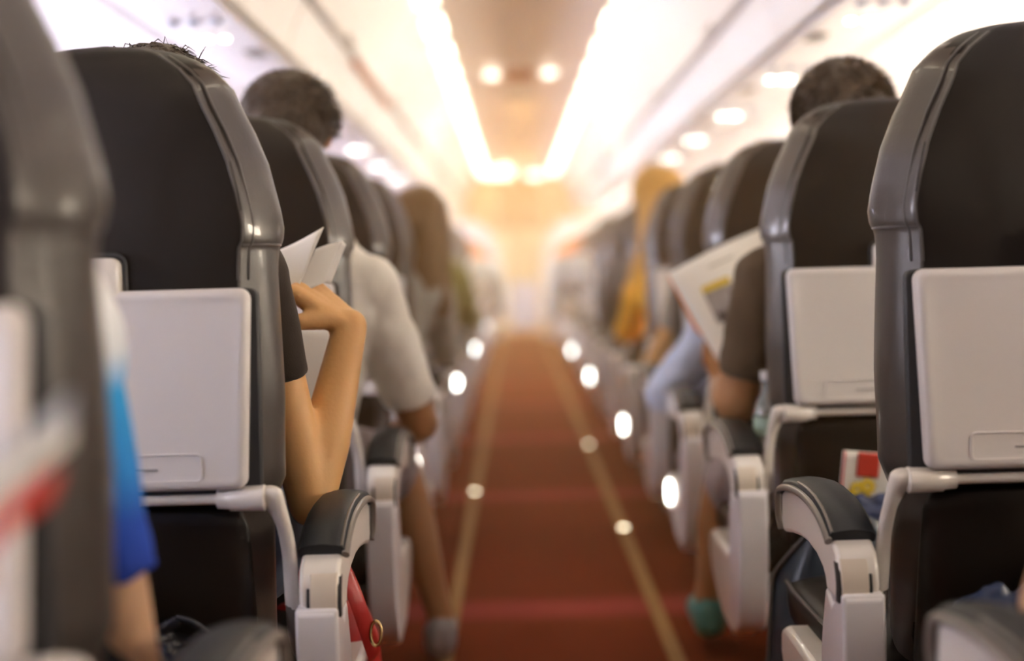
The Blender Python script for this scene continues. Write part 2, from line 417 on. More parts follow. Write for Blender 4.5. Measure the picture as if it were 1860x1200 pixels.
def ring(z, grow=0.0):
    P = half(interp(HW, z) + grow, interp(YR, z) - grow, interp(YF, z) + grow)
    return [Vector((x, y, z)) for x, y in P] + [Vector((-x, y, z)) for x, y in reversed(P[1:-1])]
def backrest_mesh():
    zs = [0.30 + 0.02 * k for k in range(31)] + [0.915, 0.93, 0.936, 0.941, 0.946, 0.952, 0.96, 0.98, 1.0, 1.02, 1.04, 1.06, 1.08, 1.10, 1.12, 1.135, 1.147, 1.157, 1.165, 1.172, 1.178, 1.183, 1.187, 1.19]
    rings = []
    for z in zs:
        rg = ring(z)
        # slightly crumpled leather
        rings.append([v + Vector((0.0016 * math.sin(17 * z + 9 * v.y * 10), 0.0018 * math.sin(23 * z + 30 * v.x) * (1 if z > 0.9 else 0.5), 0)) for v in rg])
    return MB().loft(rings)
def rrect(cx, cz, hw, hh, r, hw2=None, n=5):
    """rounded rectangle in x-z; hw at the top, hw2 at the bottom"""
    hw2 = hw2 or hw; pts = []
    for (sxx, sz, a0) in ((1, 1, 0), (-1, 1, PI / 2), (-1, -1, PI), (1, -1, 3 * PI / 2)):
        h = hw if sz > 0 else hw2
        for k in range(n + 1):
            a = a0 + PI / 2 * k / n
            pts.append((cx + sxx * (h - r) + r * math.cos(a), cz + sz * (hh - r) + r * math.sin(a)))
    return pts
ARM_TOP = [(0.318, 0.568), (0.300, 0.576), (0.25, 0.585), (0.20, 0.590), (0.15, 0.591), (0.10, 0.588), (0.06, 0.580), (0.030, 0.569), (0.010, 0.558)]
def make_seat(sx, kind):
    """local frame: +x is the window side, the aisle is at -x; y = 0 is the rear face of the headrest"""
    global SX
    SX = sx
    full = kind == 'aisle'
    root = bpy.data.objects.new('airline_seat', None); COL.objects.link(root)
    br = backrest_mesh().build('backrest', LEATHER, root); br.data.materials.append(LEATHER_LIT)
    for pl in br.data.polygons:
        if abs(pl.normal.x) > 0.5 or pl.normal.y > 0.3: pl.material_index = 1  # aisle light painted in: lighter leather on side and front faces
    # welted seams where the rear panel meets the side bolsters
    for e in (-1, 1):
        for off in (0.0, 0.012):
            path = []
            for k in range(30):
                z = 0.895 + 0.0096 * k
                P = half(interp(HW, z), interp(YR, z), interp(YF, z)); p0 = P[4] if off == 0 else (P[7][0] * .55 + P[8][0] * .45, P[7][1] * .55 + P[8][1] * .45)
                path.append((e * (p0[0] + 0.0006), p0[1] - 0.0004, z))
            MB().tube(path, 0.0019, 6).build('piping', PIPING, root)
    sm = MB(); rg = ring(0.938, 0.0004)
    sm.tube(rg[5:16], 0.0018, 6).build('cross_seam', PIPING, root); MB().tube(rg[-16:-4], 0.0018, 6).build('cross_seam', PIPING, root)
    # dark shell behind the tray
    MB().loft([[(x, y, z) for x, z in rrect(0, 0.7585, 0.191, 0.1265, 0.012, 0.188)] for y in (0.004, -0.008)]).build('back_shell', SHELL, root, bevel=0.003)
    tr = MB().loft([[(x, -0.010 - q[1], z) for x, z in rrect(0, 0.763, 0.183 - q[0], 0.1225 - q[0], 0.014, 0.172 - q[0])] for q in ((0, 0), (0, 0.010), (0.0015, 0.0135), (0.004, 0.016), (0.008, 0.0175), (0.013, 0.0165), (0.018, 0.0155))]).build('tray_table', TRAY, root)
    ro = rrect(0, 0.669, 0.118, 0.0165, 0.006)
    MB().tube([(x, -0.0262, z) for x, z in ro] + [(ro[0][0], -0.0262, ro[0][1])], 0.0013, 6).build('recess_rim', TRAY, tr)
    MB().tube([(-0.065, -0.0262, 0.668), (0.065, -0.0262, 0.668)], 0.0016, 6).build('finger_slot', mat('slot_grey', (.36, .34, .34), .5), tr)
    lt = MB().loft([[(x, -0.006 - q, z) for x, z in rrect(0.0, 0.899, 0.027 - (q > .02) * .003, 0.027 - (q > .02) * .003, 0.011)] for q in (0, 0.018, 0.021)]).build('tray_latch', CREAM, root)
    MB().tube([(x, -0.010, z) for x, z in rrect(0.0, 0.899, 0.031, 0.031, 0.013)] , 0.003, 6).build('latch_gasket', SHELL, lt)
    # bar and hinge arms under the tray
    bar = MB().tube([(-0.15, -0.006, 0.627), (0.15, -0.006, 0.627)], 0.0068, 12).build('tray_bar', CREAM, root)
    for e in (-1, 1):
        MB().tube([(e * 0.192, -0.006, 0.627), (e * 0.190, -0.006, 0.627), (e * 0.148, -0.006, 0.627), (e * 0.146, -0.006, 0.627), (e * 0.132, -0.006, 0.627), (e * 0.131, -0.006, 0.627)],
                  [0.010, 0.0165, 0.0155, 0.0135, 0.0125, 0.007], 16).build('hinge_cap', CREAM, bar)
        # the flat curved arm
        path = crv([(e * 0.196, -0.004, 0.641), (e * 0.197, -0.003, 0.632), (e * 0.202, 0.000, 0.616), (e * 0.209, 0.006, 0.592), (e * 0.2125, 0.020, 0.555), (e * 0.211, 0.035, 0.515), (e * 0.209, 0.05, 0.478)], 4)
        rr = [0.006, 0.011, 0.0145, 0.0165, 0.0175, 0.0175, 0.017, 0.0165, 0.0155, 0.0145, 0.0135, 0.0125] + [0.0115] * (len(path) - 12)
        MB().tube(path, rr, 14, flat=0.7).build('tray_arm', CREAM, root)
        path = crv([(e * 0.209, 0.049, 0.480), (e * 0.209, 0.06, 0.44), (e * 0.216, 0.07, 0.405), (e * 0.232, 0.08, 0.37), (e * 0.238, 0.1, 0.33)], 5)
        MB().tube(path, 0.009, 10).build('arm_link', RIM, root)
    # literature pocket with a soft bulge
    rings = []
    for (z, w, y0, y1) in ((0.616, 0.160, 0.026, 0.016), (0.600, 0.166, 0.028, 0.010), (0.50, 0.168, 0.055, 0.018), (0.42, 0.166, 0.080, 0.018), (0.35, 0.165, 0.11, 0.030), (0.30, 0.15, 0.135, 0.060), (0.28, 0.13, 0.14, 0.10)):
        ww = [(-w, y0), (-w, (y0 + y1) / 2), (-w + 0.012, y1), (-w / 2, y1 - 0.004), (0, y1 - 0.005), (w / 2, y1 - 0.004), (w - 0.012, y1), (w, (y0 + y1) / 2), (w, y0), (0, y0 + 0.01)]
        rings.append([(x, y, z) for x, y in ww])
    MB().loft(rings).build('literature_pocket', LEATHER, root, sub=1)
    MB().tube(crv([(0.015, -0.004, 0.618), (0.010, 0.0, 0.58), (0.0, 0.002, 0.55), (-0.006, 0.006, 0.51), (-0.01, 0.012, 0.47)], 4), 0.0042, 8).build('pull_strap', SHROUD, root)
    # cushion and its pan
    rings = []
    for (y, z0, z1, w) in ((0.13, 0.31, 0.36, 0.20), (0.15, 0.295, 0.385, 0.225), (0.30, 0.295, 0.39, 0.235), (0.45, 0.30, 0.395, 0.238), (0.53, 0.305, 0.39, 0.235), (0.555, 0.315, 0.365, 0.225)):
        c, h = (z0 + z1) / 2, (z1 - z0) / 2
        rings.append([(w * abs(math.cos(a)) ** 0.35 * (1 if math.cos(a) > 0 else -1), y, c + h * abs(math.sin(a)) ** 0.5 * (1 if math.sin(a) > 0 else -1)) for a in [2 * PI * k / 28 + 0.01 for k in range(28)]])
    cu = MB().loft(rings).build('seat_cushion', LEATHER, root)
    MB().tube([(e[0], e[1], 0.376) for e in ((-0.229, 0.17), (-0.236, 0.3), (-0.238, 0.45), (-0.234, 0.52))], 0.003, 6).build('piping', PIPING, cu)
    MB().box(-0.22, 0.23, 0.12, 0.50, 0.25, 0.30).build('seat_pan', SHELL, root, bevel=0.01)
    for (yy, e) in ((0.16, -0.12), (0.44, -0.12)):
        MB().tube([(e, yy, 0.26), (e, yy + (0.03 if yy < .3 else -.03), 0.005)], [0.018, 0.016], 10).build('leg', METAL, root)
    MB().box(-0.14, -0.10, 0.08, 0.52, 0.0, 0.015).build('seat_track', METAL, root)
    if full:
        xa, xb = -0.283, -0.226
        bot = [(-0.020, 0.500), (-0.012, 0.480), (0.045, 0.480), (0.052, 0.494), (0.066, 0.504), (0.10, 0.514), (0.15, 0.519), (0.20, 0.517), (0.26, 0.510), (0.31, 0.501), (0.322, 0.514)]
        topb = [(y, z - 0.010) for y, z in ARM_TOP]
        prof = topb + [(-0.008, 0.540), (-0.017, 0.522)] + bot
        arm = MB().prism(prof, xa + 0.003, xb - 0.003).build('armrest', CREAM, root, bevel=0.006, seg=3, angle=50)
        # soft pad following the top
        rings = []
        for q, (y, z) in enumerate(ARM_TOP):
            y2, z2 = ARM_TOP[min(q + 1, len(ARM_TOP) - 1)]; y1_, z1_ = ARM_TOP[max(q - 1, 0)]
            tn = Vector((y2 - y1_, z2 - z1_)).normalized(); nn = Vector((tn.y, -tn.x))
            if nn.y < 0: nn = -nn
            h = 0.004 if q in (0,) else 0.006
            cr = []
            for (xx, hh) in ((xa, -0.012), (xa - 0.001, -0.002), (xa + 0.004, h * 0.6), (xa + 0.014, h), ((xa + xb) / 2, h * 1.25), (xb - 0.014, h), (xb - 0.004, h * 0.6), (xb + 0.001, -0.002), (xb, -0.012)):
                cr.append((xx, y + nn.x * hh, z + nn.y * hh))
            rings.append(cr)
        pd = MB().loft(rings).build('armrest_pad', PAD, arm)
        rm = MB()
        path = [(xa - 0.0015, y, z - 0.008) for y, z in reversed(ARM_TOP)]
        path += [(xa - 0.001, 0.327, 0.542), (xa, 0.327, 0.522), (xa + 0.002, 0.320, 0.504)]
        rm.tube(crv(path, 3), 0.0056, 8, flat=0.8)
        rm.build('pad_rim', RIM, arm)
        MB().tube([(xa + 0.003, y, z + 0.003) for y, z in ARM_TOP[3:]], 0.002, 6).build('pad_seam', RIM, pd)
        # tan hinge cover on the rear of the bend, in its dark recess
        hp = [(-0.004, 0.541), (-0.014, 0.530), (-0.0215, 0.515), (-0.024, 0.500), (-0.022, 0.478)]
        MB().prism(hp + [(y + 0.012, z) for y, z in reversed(hp)], -0.277, -0.243).build('hinge_cover', TAN, arm, bevel=0.0015)
        hp2 = [(-0.0115, 0.528), (-0.0185, 0.514), (-0.0225, 0.498), (-0.0205, 0.480)]
        MB().prism(hp2 + [(y + 0.012, z) for y, z in reversed(hp2)], -0.281, -0.239).build('hinge_recess', SHELL, arm)
        # end shroud hanging below the armrest
        pr = [tuple(p) for p in crv([(-0.028, 0.492), (-0.030, 0.46), (-0.028, 0.38), (-0.018, 0.30), (0.005, 0.245), (0.035, 0.222), (0.065, 0.228), (0.085, 0.26), (0.095, 0.32), (0.088, 0.40), (0.072, 0.45), (0.062, 0.476)], 4)] + [(0.055, 0.483), (0.03, 0.464), (0.015, 0.474), (0.008, 0.493)]
        MB().prism(pr, xa + 0.005, xb + 0.001).build('end_shroud', SHROUD, root, bevel=0.007, seg=3, angle=50)
        # side cover of the seat pan
        pr = [(0.04, 0.23), (0.12, 0.19), (0.24, 0.20), (0.36, 0.255), (0.395, 0.30), (0.39, 0.335), (0.36, 0.347), (0.10, 0.342), (0.04, 0.33)]
        MB().prism(pr, xa + 0.012, -0.225).build('seat_side_cover', CREAM, root, bevel=0.010, seg=3, angle=30)
    SX = 1
    return root

ROWY = [0.12 + 0.74 * k + (0.03 if k == 1 else 0) for k in range(22)]          # row 0 stands beside the lens, row 1 is the first in view
SEATLAB = {
    ('left', 1): 'blurred black airline seat nearest the lens at the left edge of the aisle',
    ('left', 2): 'black leather airline seat with pale folded tray, directly behind the person with the bent arm',
    ('left', 3): 'dark leather aisle seat just behind the person in the white shirt',
    ('left', 4): 'dark aisle seat just ahead of the white shirted person on the left',
    ('left', 5): 'dark aisle seat second ahead of the white shirted person on the left',
    ('left', 0): 'dark aisle seat beside the lens on the left, outside the picture',
    ('right', 0): 'dark aisle seat beside the lens on the right, outside the picture',
    ('right', 1): 'aisle seat at the lower right corner showing only its dark blue armrest pad',
    ('right', 2): 'large dark leather airline seat at the right edge with pale tray and white armrest',
    ('right', 3): 'dark leather airline seat with grey tray behind the curly haired man',
    ('right', 4): 'dark aisle seat just ahead of the man reading the magazine',
    ('right', 5): 'dark aisle seat between the open magazine and the narrower seats ahead on the right',
    ('right', 6): 'narrow dark aisle seat just behind the person in the tan headscarf',
}
ORD = ['', 'first', 'second', 'third', 'fourth', 'fifth', 'sixth', 'seventh', 'eighth', 'ninth', 'tenth', 'eleventh', 'twelfth', 'thirteenth', 'fourteenth', 'fifteenth', 'sixteenth', 'seventeenth', 'eighteenth', 'nineteenth', 'twentieth', 'twenty-first']
seats = {}
for sx, side in ((-1, 'left'), (1, 'right')):
    proto = make_seat(sx, 'aisle'); first = True
    mid = make_seat(sx, 'middle')
    for k, y in enumerate(ROWY):
        if k == 0 and side == 'left': pass
        o = proto if first else copy_tree(proto); first = False
        o.location = (sx * (XC + (0.006 if (k == 1 and sx < 0) else 0)), y, 0); seats[side, k] = o
        lab = SEATLAB.get((side, k)) or ('%s dark aisle seat counting forward along the %s of the aisle' % (ORD[k], side))
        tag(o, lab, 'seat', 'aisle seats on the %s' % side)
        if k >= 14:
            global_sx = SX; SX = sx
            # orange headrest covers in the forward rows
            cov = MB().loft([[v for v in ring(z, 0.006)] for z in (0.98, 1.02, 1.06, 1.10, 1.13, 1.155, 1.172, 1.183, 1.189)]).build('headrest_cover', ORCOV, o)
            SX = global_sx
        if 1 <= k <= 9:
            m = mid if k == 1 else copy_tree(mid)
            m.location = (sx * (XC + 0.475), y, 0)
            tag(m, 'dark leather middle seat hidden beyond the %s aisle seats' % side, 'seat', 'middle seats on the %s' % side)

GLINT = mat('glint_spot', (0.9, 0.88, 0.8), 0.4, emit=(1.0, 0.95, 0.82), es=5)  # glowing spots imitate glints on the seat end covers
def glint(side, k, x, y, z, rx, ry, rz):
    o = MB().ball((x, y, z), (rx, ry, rz)).build('glint_spot', GLINT, seats[side, k])
for k in (4, 6, 9, 12): glint('right', k, -0.275, 0.34, 0.300, 0.006, 0.035, 0.032)
for k in (4, 7, 10, 14): glint('left', k, 0.255, -0.029, 0.445, 0.016, 0.004, 0.026)
for x, y, lab in ((0.265, 6.5, 'small round glint built as a glowing dot on the right gold track, farther one'), (0.265, 4.4, 'small round glint built as a glowing dot on the right gold track, nearer one'), (-0.265, 5.2, 'small round glint built as a glowing dot on the left gold track')):
    tl = thing('floor_glint', lab, 'glint', (x, y, 0.004))
    MB().tube([(0, 0, 0), (0, 0, 0.006)], [0.030, 0.026], 16).build('glint_rim', STRIP, tl)  # glowing dots stand in for glints on the gold tracks
    MB().ball((0, 0, 0.006), (0.014, 0.014, 0.006)).build('glint_lens', mat('glint_lens', (.9, .8, .6), .4, emit=(1, .82, .55), es=2.2), tl)
# ------------------------------------------------------------------ people
def skin(name, c): return mat(name, c, 0.48, bump=0.06, bscale=180, sub=0.12, spec=0.4)
SKIN_PALE = skin('skin_light', (0.62, 0.37, 0.22))
SKIN_TAN = skin('skin_tan', (0.46, 0.23, 0.10))
SKIN_GOLD = skin('skin_golden', (0.74, 0.42, 0.17))
def cloth(name, c, **k): return mat(name, c, 0.85, bump=0.12, bscale=420, sheen=0.15, spec=0.2, **k)
HAIRD = mat('hair_dark', (0.016, 0.009, 0.005), 0.38, bump=0.8, bscale=110, var=.5, vscale=70, col2=(0.075, 0.045, 0.024))
HAIRB = mat('hair_brown', (0.15, 0.075, 0.02), 0.5, bump=0.4, bscale=120)

class Body:
    def __init__(s): s.mb = MB()
    def cap(s, a, b, ra, rb, n=16):
        """rounded, tapered limb segment"""
        a = Vector(a); b = Vector(b); t = (b - a)
        L = t.length
        if L < 1e-6: s.mb.ball(a, ra); return s
        t /= L; up = t.orthogonal().normalized(); w = t.cross(up); rings = []
        for k in range(1, 5): 
            an = PI / 2 * k / 5; rings.append((a - t * ra * math.cos(an), ra * math.sin(an)))
        m = max(2, int(L / 0.05))
        for k in range(m + 1): rings.append((a + t * L * k / m, ra + (rb - ra) * k / m))
        for k in range(4, 0, -1):
            an = PI / 2 * k / 5; rings.append((b + t * rb * math.cos(an), rb * math.sin(an)))
        s.mb.loft([[c + up * r * math.cos(2 * PI * j / n) + w * r * math.sin(2 * PI * j / n) for j in range(n)] for c, r in rings]); return s
    def cone(s, a, b, ra, rb, n=28, flat=1.0, axis=None, endflare=0.0):
        """flat-ended segment: sleeve, trouser leg"""
        a = Vector(a); b = Vector(b); t = (b - a).normalized(); L = (b - a).length
        up = Vector(axis) if axis else t.orthogonal(); up = (up - t * up.dot(t)).normalized(); w = t.cross(up)
        rings = []
        for k in range(9):
            f = k / 8; r = ra + (rb - ra) * f
            rings.append([a + t * L * f + up * r * math.cos(2 * PI * j / n) + w * r * flat * math.sin(2 * PI * j / n) for j in range(n)])
        s.mb.loft(rings); return s
    def ball(s, c, r): s.mb.ball(c, r, 20, 13); return s
    def chain(s, pts, rs):
        for i in range(len(pts) - 1): s.cap(pts[i], pts[i + 1], rs[i], rs[i + 1])
        return s
    def build(s, name, m, parent, vox=0.008, smooth=6, disp=0.0, dsize=0.05, disp2=0.0):
        me = bpy.data.meshes.new(name); org = parent.location if parent else Vector((0, 0, 0))
        me.from_pydata([v - org for v in s.mb.v], [], s.mb.f)
        bm = bmesh.new(); bm.from_mesh(me); bmesh.ops.recalc_face_normals(bm, faces=bm.faces); bm.to_mesh(me); bm.free()
        o = link(name, me, m, parent)
        rm = o.modifiers.new('r', 'REMESH'); rm.mode = 'VOXEL'; rm.voxel_size = vox; rm.use_smooth_shade = True
        sm = o.modifiers.new('sm', 'SMOOTH'); sm.iterations = smooth; sm.factor = 0.5
        for q, (dd, sz, kind) in enumerate(((disp, dsize, 'CLOUDS'), (disp2, dsize * 0.35, 'CLOUDS'))):
            if dd:
                tx = bpy.data.textures.new(name + str(q), kind); tx.noise_scale = sz
                dm = o.modifiers.new('d', 'DISPLACE'); dm.texture = tx; dm.strength = dd; dm.mid_level = 0.5; dm.texture_coords = 'LOCAL'
        return o

def add_head(b, c, face=Vector((0, 1, 0)), k=1.0):
    """cranium, jaw, nose, lips, ears and neck stub round the head centre c"""
    f = Vector(face).normalized(); u = Vector((0, 0, 1)); r = f.cross(u).normalized(); u = r.cross(f)
    def P(x, y, z): return c + r * (x * k) + f * (y * k) + u * (z * k)
    b.ball(P(0, -0.01, 0.025), 0.083 * k); b.ball(P(0, 0.015, 0.03), 0.080 * k); b.ball(P(0, -0.025, 0.02), 0.078 * k)
    b.cap(P(0, 0.03, -0.01), P(0, 0.045, -0.075), 0.062 * k, 0.036 * k)
    b.cap(P(-0.035, 0.02, -0.05), P(0, 0.06, -0.085), 0.028 * k, 0.02 * k); b.cap(P(0.035, 0.02, -0.05), P(0, 0.06, -0.085), 0.028 * k, 0.02 * k)
    b.cap(P(0, 0.088, 0.015), P(0, 0.108, -0.025), 0.008 * k, 0.013 * k)
    b.cap(P(-0.018, 0.087, -0.052), P(0.018, 0.087, -0.052), 0.007 * k, 0.007 * k)
    b.cap(P(-0.035, 0.078, 0.028), P(0.035, 0.078, 0.028), 0.012 * k, 0.012 * k)
    for e in (-1, 1): 
        b.cap(P(e * 0.083, -0.01, 0.02), P(e * 0.080, -0.002, -0.022), 0.014 * k, 0.009 * k)
    return P
def hand(b, w, d, n, curl=0.5, k=1.0, thumb=1, spread=0.06, curls=None):
    """w wrist, d towards the fingers, n normal of the back of the hand"""
    d = Vector(d).normalized(); n = Vector(n); n = (n - d * n.dot(d)).normalized(); s = d.cross(n) * thumb
    for q in (-1.15, -0.4, 0.4, 1.15):
        b.cap(w + s * (q * 0.010 * k), w + d * (0.082 * k) + s * (q * 0.024 * k), 0.015 * k, 0.0115 * k, 12)
    for q, L, rr in ((1.3, 0.9, 0.0088), (0.45, 1.0, 0.0092), (-0.42, 0.94, 0.0088), (-1.25, 0.74, 0.0078)):
        p = w + d * (0.082 * k) + s * (q * 0.0215 * k); cu = curl + 0.08 * (0.5 - q) * 0.4
        dd = (d + s * q * spread).normalized(); a = 0
        for seg, ln in ((0, 0.042), (1, 0.026), (2, 0.021)):
            a += cu * (0.9 if seg == 0 else 1.15)
            v = dd * math.cos(a) - n * math.sin(a)
            p2 = p + v * ln * L * k; b.cap(p, p2, rr * k * (1 - 0.06 * seg), rr * k * (0.94 - 0.08 * seg), 12); p = p2
    p = w + d * 0.022 * k + s * 0.018 * k; v = (d * 0.62 + s * 0.66 - n * 0.42).normalized()
    p2 = p + v * 0.042 * k; b.cap(p, p2, 0.0145 * k, 0.0115 * k, 12)
    v2 = (d * 0.86 + s * 0.15 - n * 0.48).normalized(); p3 = p2 + v2 * 0.031 * k; b.cap(p2, p3, 0.0112 * k, 0.0098 * k, 12)
    b.cap(p3, p3 + (v2 * 0.9 - n * 0.2).normalized() * 0.024 * k, 0.0098 * k, 0.0075 * k, 12)

def hair_cap(c, face, m, parent, k=1.0, style='short', seed=1, thick=0.014, strands=1600, down=0.0, tilt=0.15):
    rnd = random.Random(seed)
    f = Vector(face).normalized(); u = Vector((0, 0, 1)); r = f.cross(u).normalized(); u = r.cross(f)
    b = Body(); R = 0.083 * k + thick
    def P(x, y, z): return c + r * (x * k) + f * (y * k) + u * (z * k)
    b.ball(P(0, -0.018, 0.038), R); b.ball(P(0, 0.012, 0.048), R * 0.94); b.ball(P(0, -0.035, 0.018), R * 0.93); b.ball(P(0, -0.035, -0.015), R * 0.80)
    if style == 'long':
        b.cap(P(0, -0.05, 0), P(0, -0.055, -0.16), 0.085, 0.075); b.cap(P(-0.05, -0.01, 0), P(-0.055, -0.03, -0.25), 0.05, 0.035); b.cap(P(0.05, -0.01, 0), P(0.06, -0.03, -0.25), 0.05, 0.035)
    h = b.build('hair', m, parent, 0.007 if strands else 0.012, 3, 0.018, 0.035, 0.008)
    if strands:
        mb = MB(); cc = P(0, -0.012, 0.035)
        for q in range(strands):
            z = rnd.uniform(-0.35, 1.0); a = rnd.uniform(0, 2 * PI); rad = math.sqrt(max(0, 1 - z * z))
            nn = (r * rad * math.cos(a) + f * rad * math.sin(a) + u * z)
            if nn.dot(f) > 0.72 and nn.dot(u) < 0.4: continue
            p = cc + Vector(nn) * (R * rnd.uniform(0.94, 1.05))
            tg = (nn.cross(Vector((rnd.uniform(-1, 1), rnd.uniform(-1, 1), rnd.uniform(-1, 1)))))
            sw = (u * -0.6 + r * 0.5)
            L = rnd.uniform(0.012, 0.024)
            q1 = p + (nn * 0.3 + tg * 0.35 + sw * 0.35).normalized() * L * 0.6; q2 = q1 + (nn * 0.15 + tg * 0.5 + sw * 0.6).normalized() * L * 0.6
            mb.tube([p, q1, q2], [0.0010, 0.0009, 0.0002], 3)
        org = parent.location; mb.v = [v - org for v in mb.v]
        mb.build('hair_strands', m, h)
    return h

def seated(name, label, side, row, skinm, shirt, pants, hairm, shoes=None, head=None, face=(0, 1, 0), lean=0.0, fwd=0.0,
           sh_in=None, el_in=None, wr_in=None, hand_in=None, vox=0.010, sleeve='short', shorts=False, hair='short', knee_in=None, ankle_in=None,
           strands=0, hk=1.0, sleeve_r=0.052, fold=0.008, hscale=1.0, sw=0.17, arm_r=(0.043, 0.036, 0.034, 0.024), toff=0.0, scarf=None, sleeve_f=0.62, hthick=0.014, chest=1.0):
    s = -1 if side == 'left' else 1
    y0 = ROWY[row]; cx = s * XC; inn = -s
    t = thing(name, label, 'person', (cx, y0 + 0.3, 0.0))
    L = inn * lean
    hip = Vector((cx, y0 + 0.27, 0.525)); belly = Vector((cx + L * 0.4, y0 + 0.28 + fwd * 0.4, 0.66)); chestp = Vector((cx + L * 0.8, y0 + 0.265 + fwd * 0.8, 0.84))
    neck = Vector((cx + L, y0 + 0.26 + fwd, 0.98))
    hc = Vector(head) if head else neck + Vector((L * 0.2, 0.03, 0.18))
    si = Vector(sh_in) if sh_in else Vector((cx + L + inn * sw, y0 + 0.26 + fwd, 0.905)); so = Vector((cx + L - inn * sw, y0 + 0.26 + fwd, 0.905))
    ei = Vector(el_in) if el_in else si + Vector((inn * 0.05, 0.06, -0.27)); wi = Vector(wr_in) if wr_in else ei + Vector((-inn * 0.06, 0.22, 0.0))
    eo_ = so + Vector((-inn * 0.0, 0.06, -0.27)); wo = eo_ + Vector((inn * 0.07, 0.20, 0.02))
    hi = cx + inn * 0.09; ho = cx - inn * 0.09
    ki = Vector(knee_in) if knee_in else Vector((cx + inn * 0.11, y0 + 0.66, 0.50)); ko = Vector((cx - inn * 0.11, y0 + 0.66, 0.50))
    ai = Vector(ankle_in) if ankle_in else Vector((ki.x, y0 + 0.60, 0.09)); ao = Vector((ko.x, y0 + 0.60, 0.09))
    b = Body()
    P = add_head(b, hc, face, hk)
    b.cap(neck - Vector((0, 0, 0.03)), hc - Vector((0, 0, 0.05)), 0.056, 0.052)
    b.cap(hip, belly, 0.12, 0.115); b.cap(belly, chestp, 0.115, 0.125); b.cap(si.lerp(so, 0.15), si.lerp(so, 0.85), 0.055, 0.055)
    A = arm_r
    b.chain([si, si.lerp(ei, 0.5), ei], [A[0] + 0.006, A[0], A[1]]); b.chain([ei, ei.lerp(wi, 0.35), ei.lerp(wi, 0.8), wi], [A[1], A[2] + 0.002, A[3] + 0.003, A[3]])
    b.chain([so, so.lerp(eo_, 0.5), eo_], [A[0] + 0.006, A[0], A[1]]); b.chain([eo_, eo_.lerp(wo, 0.35), wo], [A[1], A[2] + 0.002, A[3]])
    for (h0, kk, aa) in ((Vector((hi, hip.y, 0.51)), ki, ai), (Vector((ho, hip.y, 0.51)), ko, ao)):
        b.chain([h0, h0.lerp(kk, 0.5), kk], [0.085, 0.072, 0.053]); b.chain([kk, kk.lerp(aa, 0.35), kk.lerp(aa, 0.8), aa], [0.052, 0.052, 0.034, 0.031])
        b.cap(aa - Vector((0, 0.02, 0.045)), aa + Vector((0, 0.13, -0.058)), 0.03, 0.026)
    if hand_in: hand(b, wi, **hand_in)
    else: hand(b, wi, (wi - ei), (0, 0.1, 1), 0.35, 1.0, 1 if s > 0 else -1)
    hand(b, wo, (wo - eo_), (0, 0.1, 1), 0.35, 1.0, -1 if s > 0 else 1)
    b.build('body', skinm, t, vox, 5 if vox < 0.007 else 3)
    # eyes
    for e in (-1, 1):
        p = P(e * 0.03, 0.080, 0.008) - t.location
        MB().ball(p, 0.011, 10, 7).build('eye', mat('eye', (0.7, 0.68, 0.64), 0.2), t)
    # shirt
    c = Body(); g = 0.016
    c.cap(hip + Vector((0, 0, 0.02)), belly, 0.135 * chest, 0.135 * chest); c.cap(belly, chestp, 0.135 * chest, 0.138 * chest)
    c.cap(chestp, neck - Vector((0, 0, 0.06)), 0.13 * chest, 0.075)
    c.cap(chestp.lerp(si, .35), chestp.lerp(so, .35), 0.12 * chest, 0.12 * chest)
    c.cap(si.lerp(so, 0.06), si.lerp(so, 0.94), 0.066, 0.066)
    for (ss, ee, ww) in ((si, ei, wi), (so, eo_, wo)):
        if sleeve == 'short':
            c.ball(ss, sleeve_r + 0.014); c.cone(ss, ss.lerp(ee, sleeve_f), sleeve_r + 0.012, sleeve_r + 0.006)
        elif sleeve == 'long':
            c.cap(ss, ee, sleeve_r + 0.010, sleeve_r + 0.0); c.cap(ee, ee.lerp(ww, 0.5), sleeve_r, sleeve_r - 0.006); c.cone(ee.lerp(ww, 0.5), ee.lerp(ww, 0.93), sleeve_r - 0.006, sleeve_r - 0.016)
    c.build('shirt', shirt, t, max(vox, 0.006) if vox < .009 else vox, 2, fold * 1.7, 0.11, fold * 0.35)
    # legs
    p = Body(); end = 0.98 if not shorts else 0.90
    p.cap(hip - Vector((0.06, 0, 0.01)), hip + Vector((0.06, 0, -0.01)), 0.115, 0.115)
    for (h0, kk, aa) in ((Vector((hi, hip.y, 0.51)), ki, ai), (Vector((ho, hip.y, 0.51)), ko, ao)):
        if shorts: p.cone(h0, h0.lerp(kk, 0.88), 0.10, 0.078)
        else:
            p.cap(h0, kk, 0.098, 0.068); p.cone(kk, kk.lerp(aa, 0.93), 0.066, 0.050)
    p.build('shorts' if shorts else 'trousers', pants, t, vox, 2, fold, 0.06)
    for aa in (ai, ao):
        q = Body(); q.cap(aa + Vector((0, -0.025, -0.05)), aa + Vector((0, 0.15, -0.058)), 0.038, 0.031); q.cap(aa + Vector((0, -0.02, -0.03)), aa + Vector((0, 0.05, -0.04)), 0.038, 0.034)
        q.build('shoe', shoes or mat('shoe_dark', (0.05, 0.05, 0.06), 0.5), t, 0.008, 3)
    if scarf:
        q = Body(); q.ball(hc + Vector((0, -0.012, 0.03)), 0.105); q.ball(hc + Vector((0, 0.012, 0.03)), 0.098); q.cap(hc + Vector((0, -0.03, 0)), neck + Vector((0, 0, -0.02)), 0.085, 0.11); q.cap(neck, chestp + Vector((inn * 0.10, 0.02, 0.02)), 0.10, 0.07)
        q.build('headscarf', scarf, t, 0.012, 3, 0.012, 0.05)
    elif hairm: hair_cap(hc, face, hairm, t, hk, hair, row + 3 * s + 10, hthick, strands)
    return t

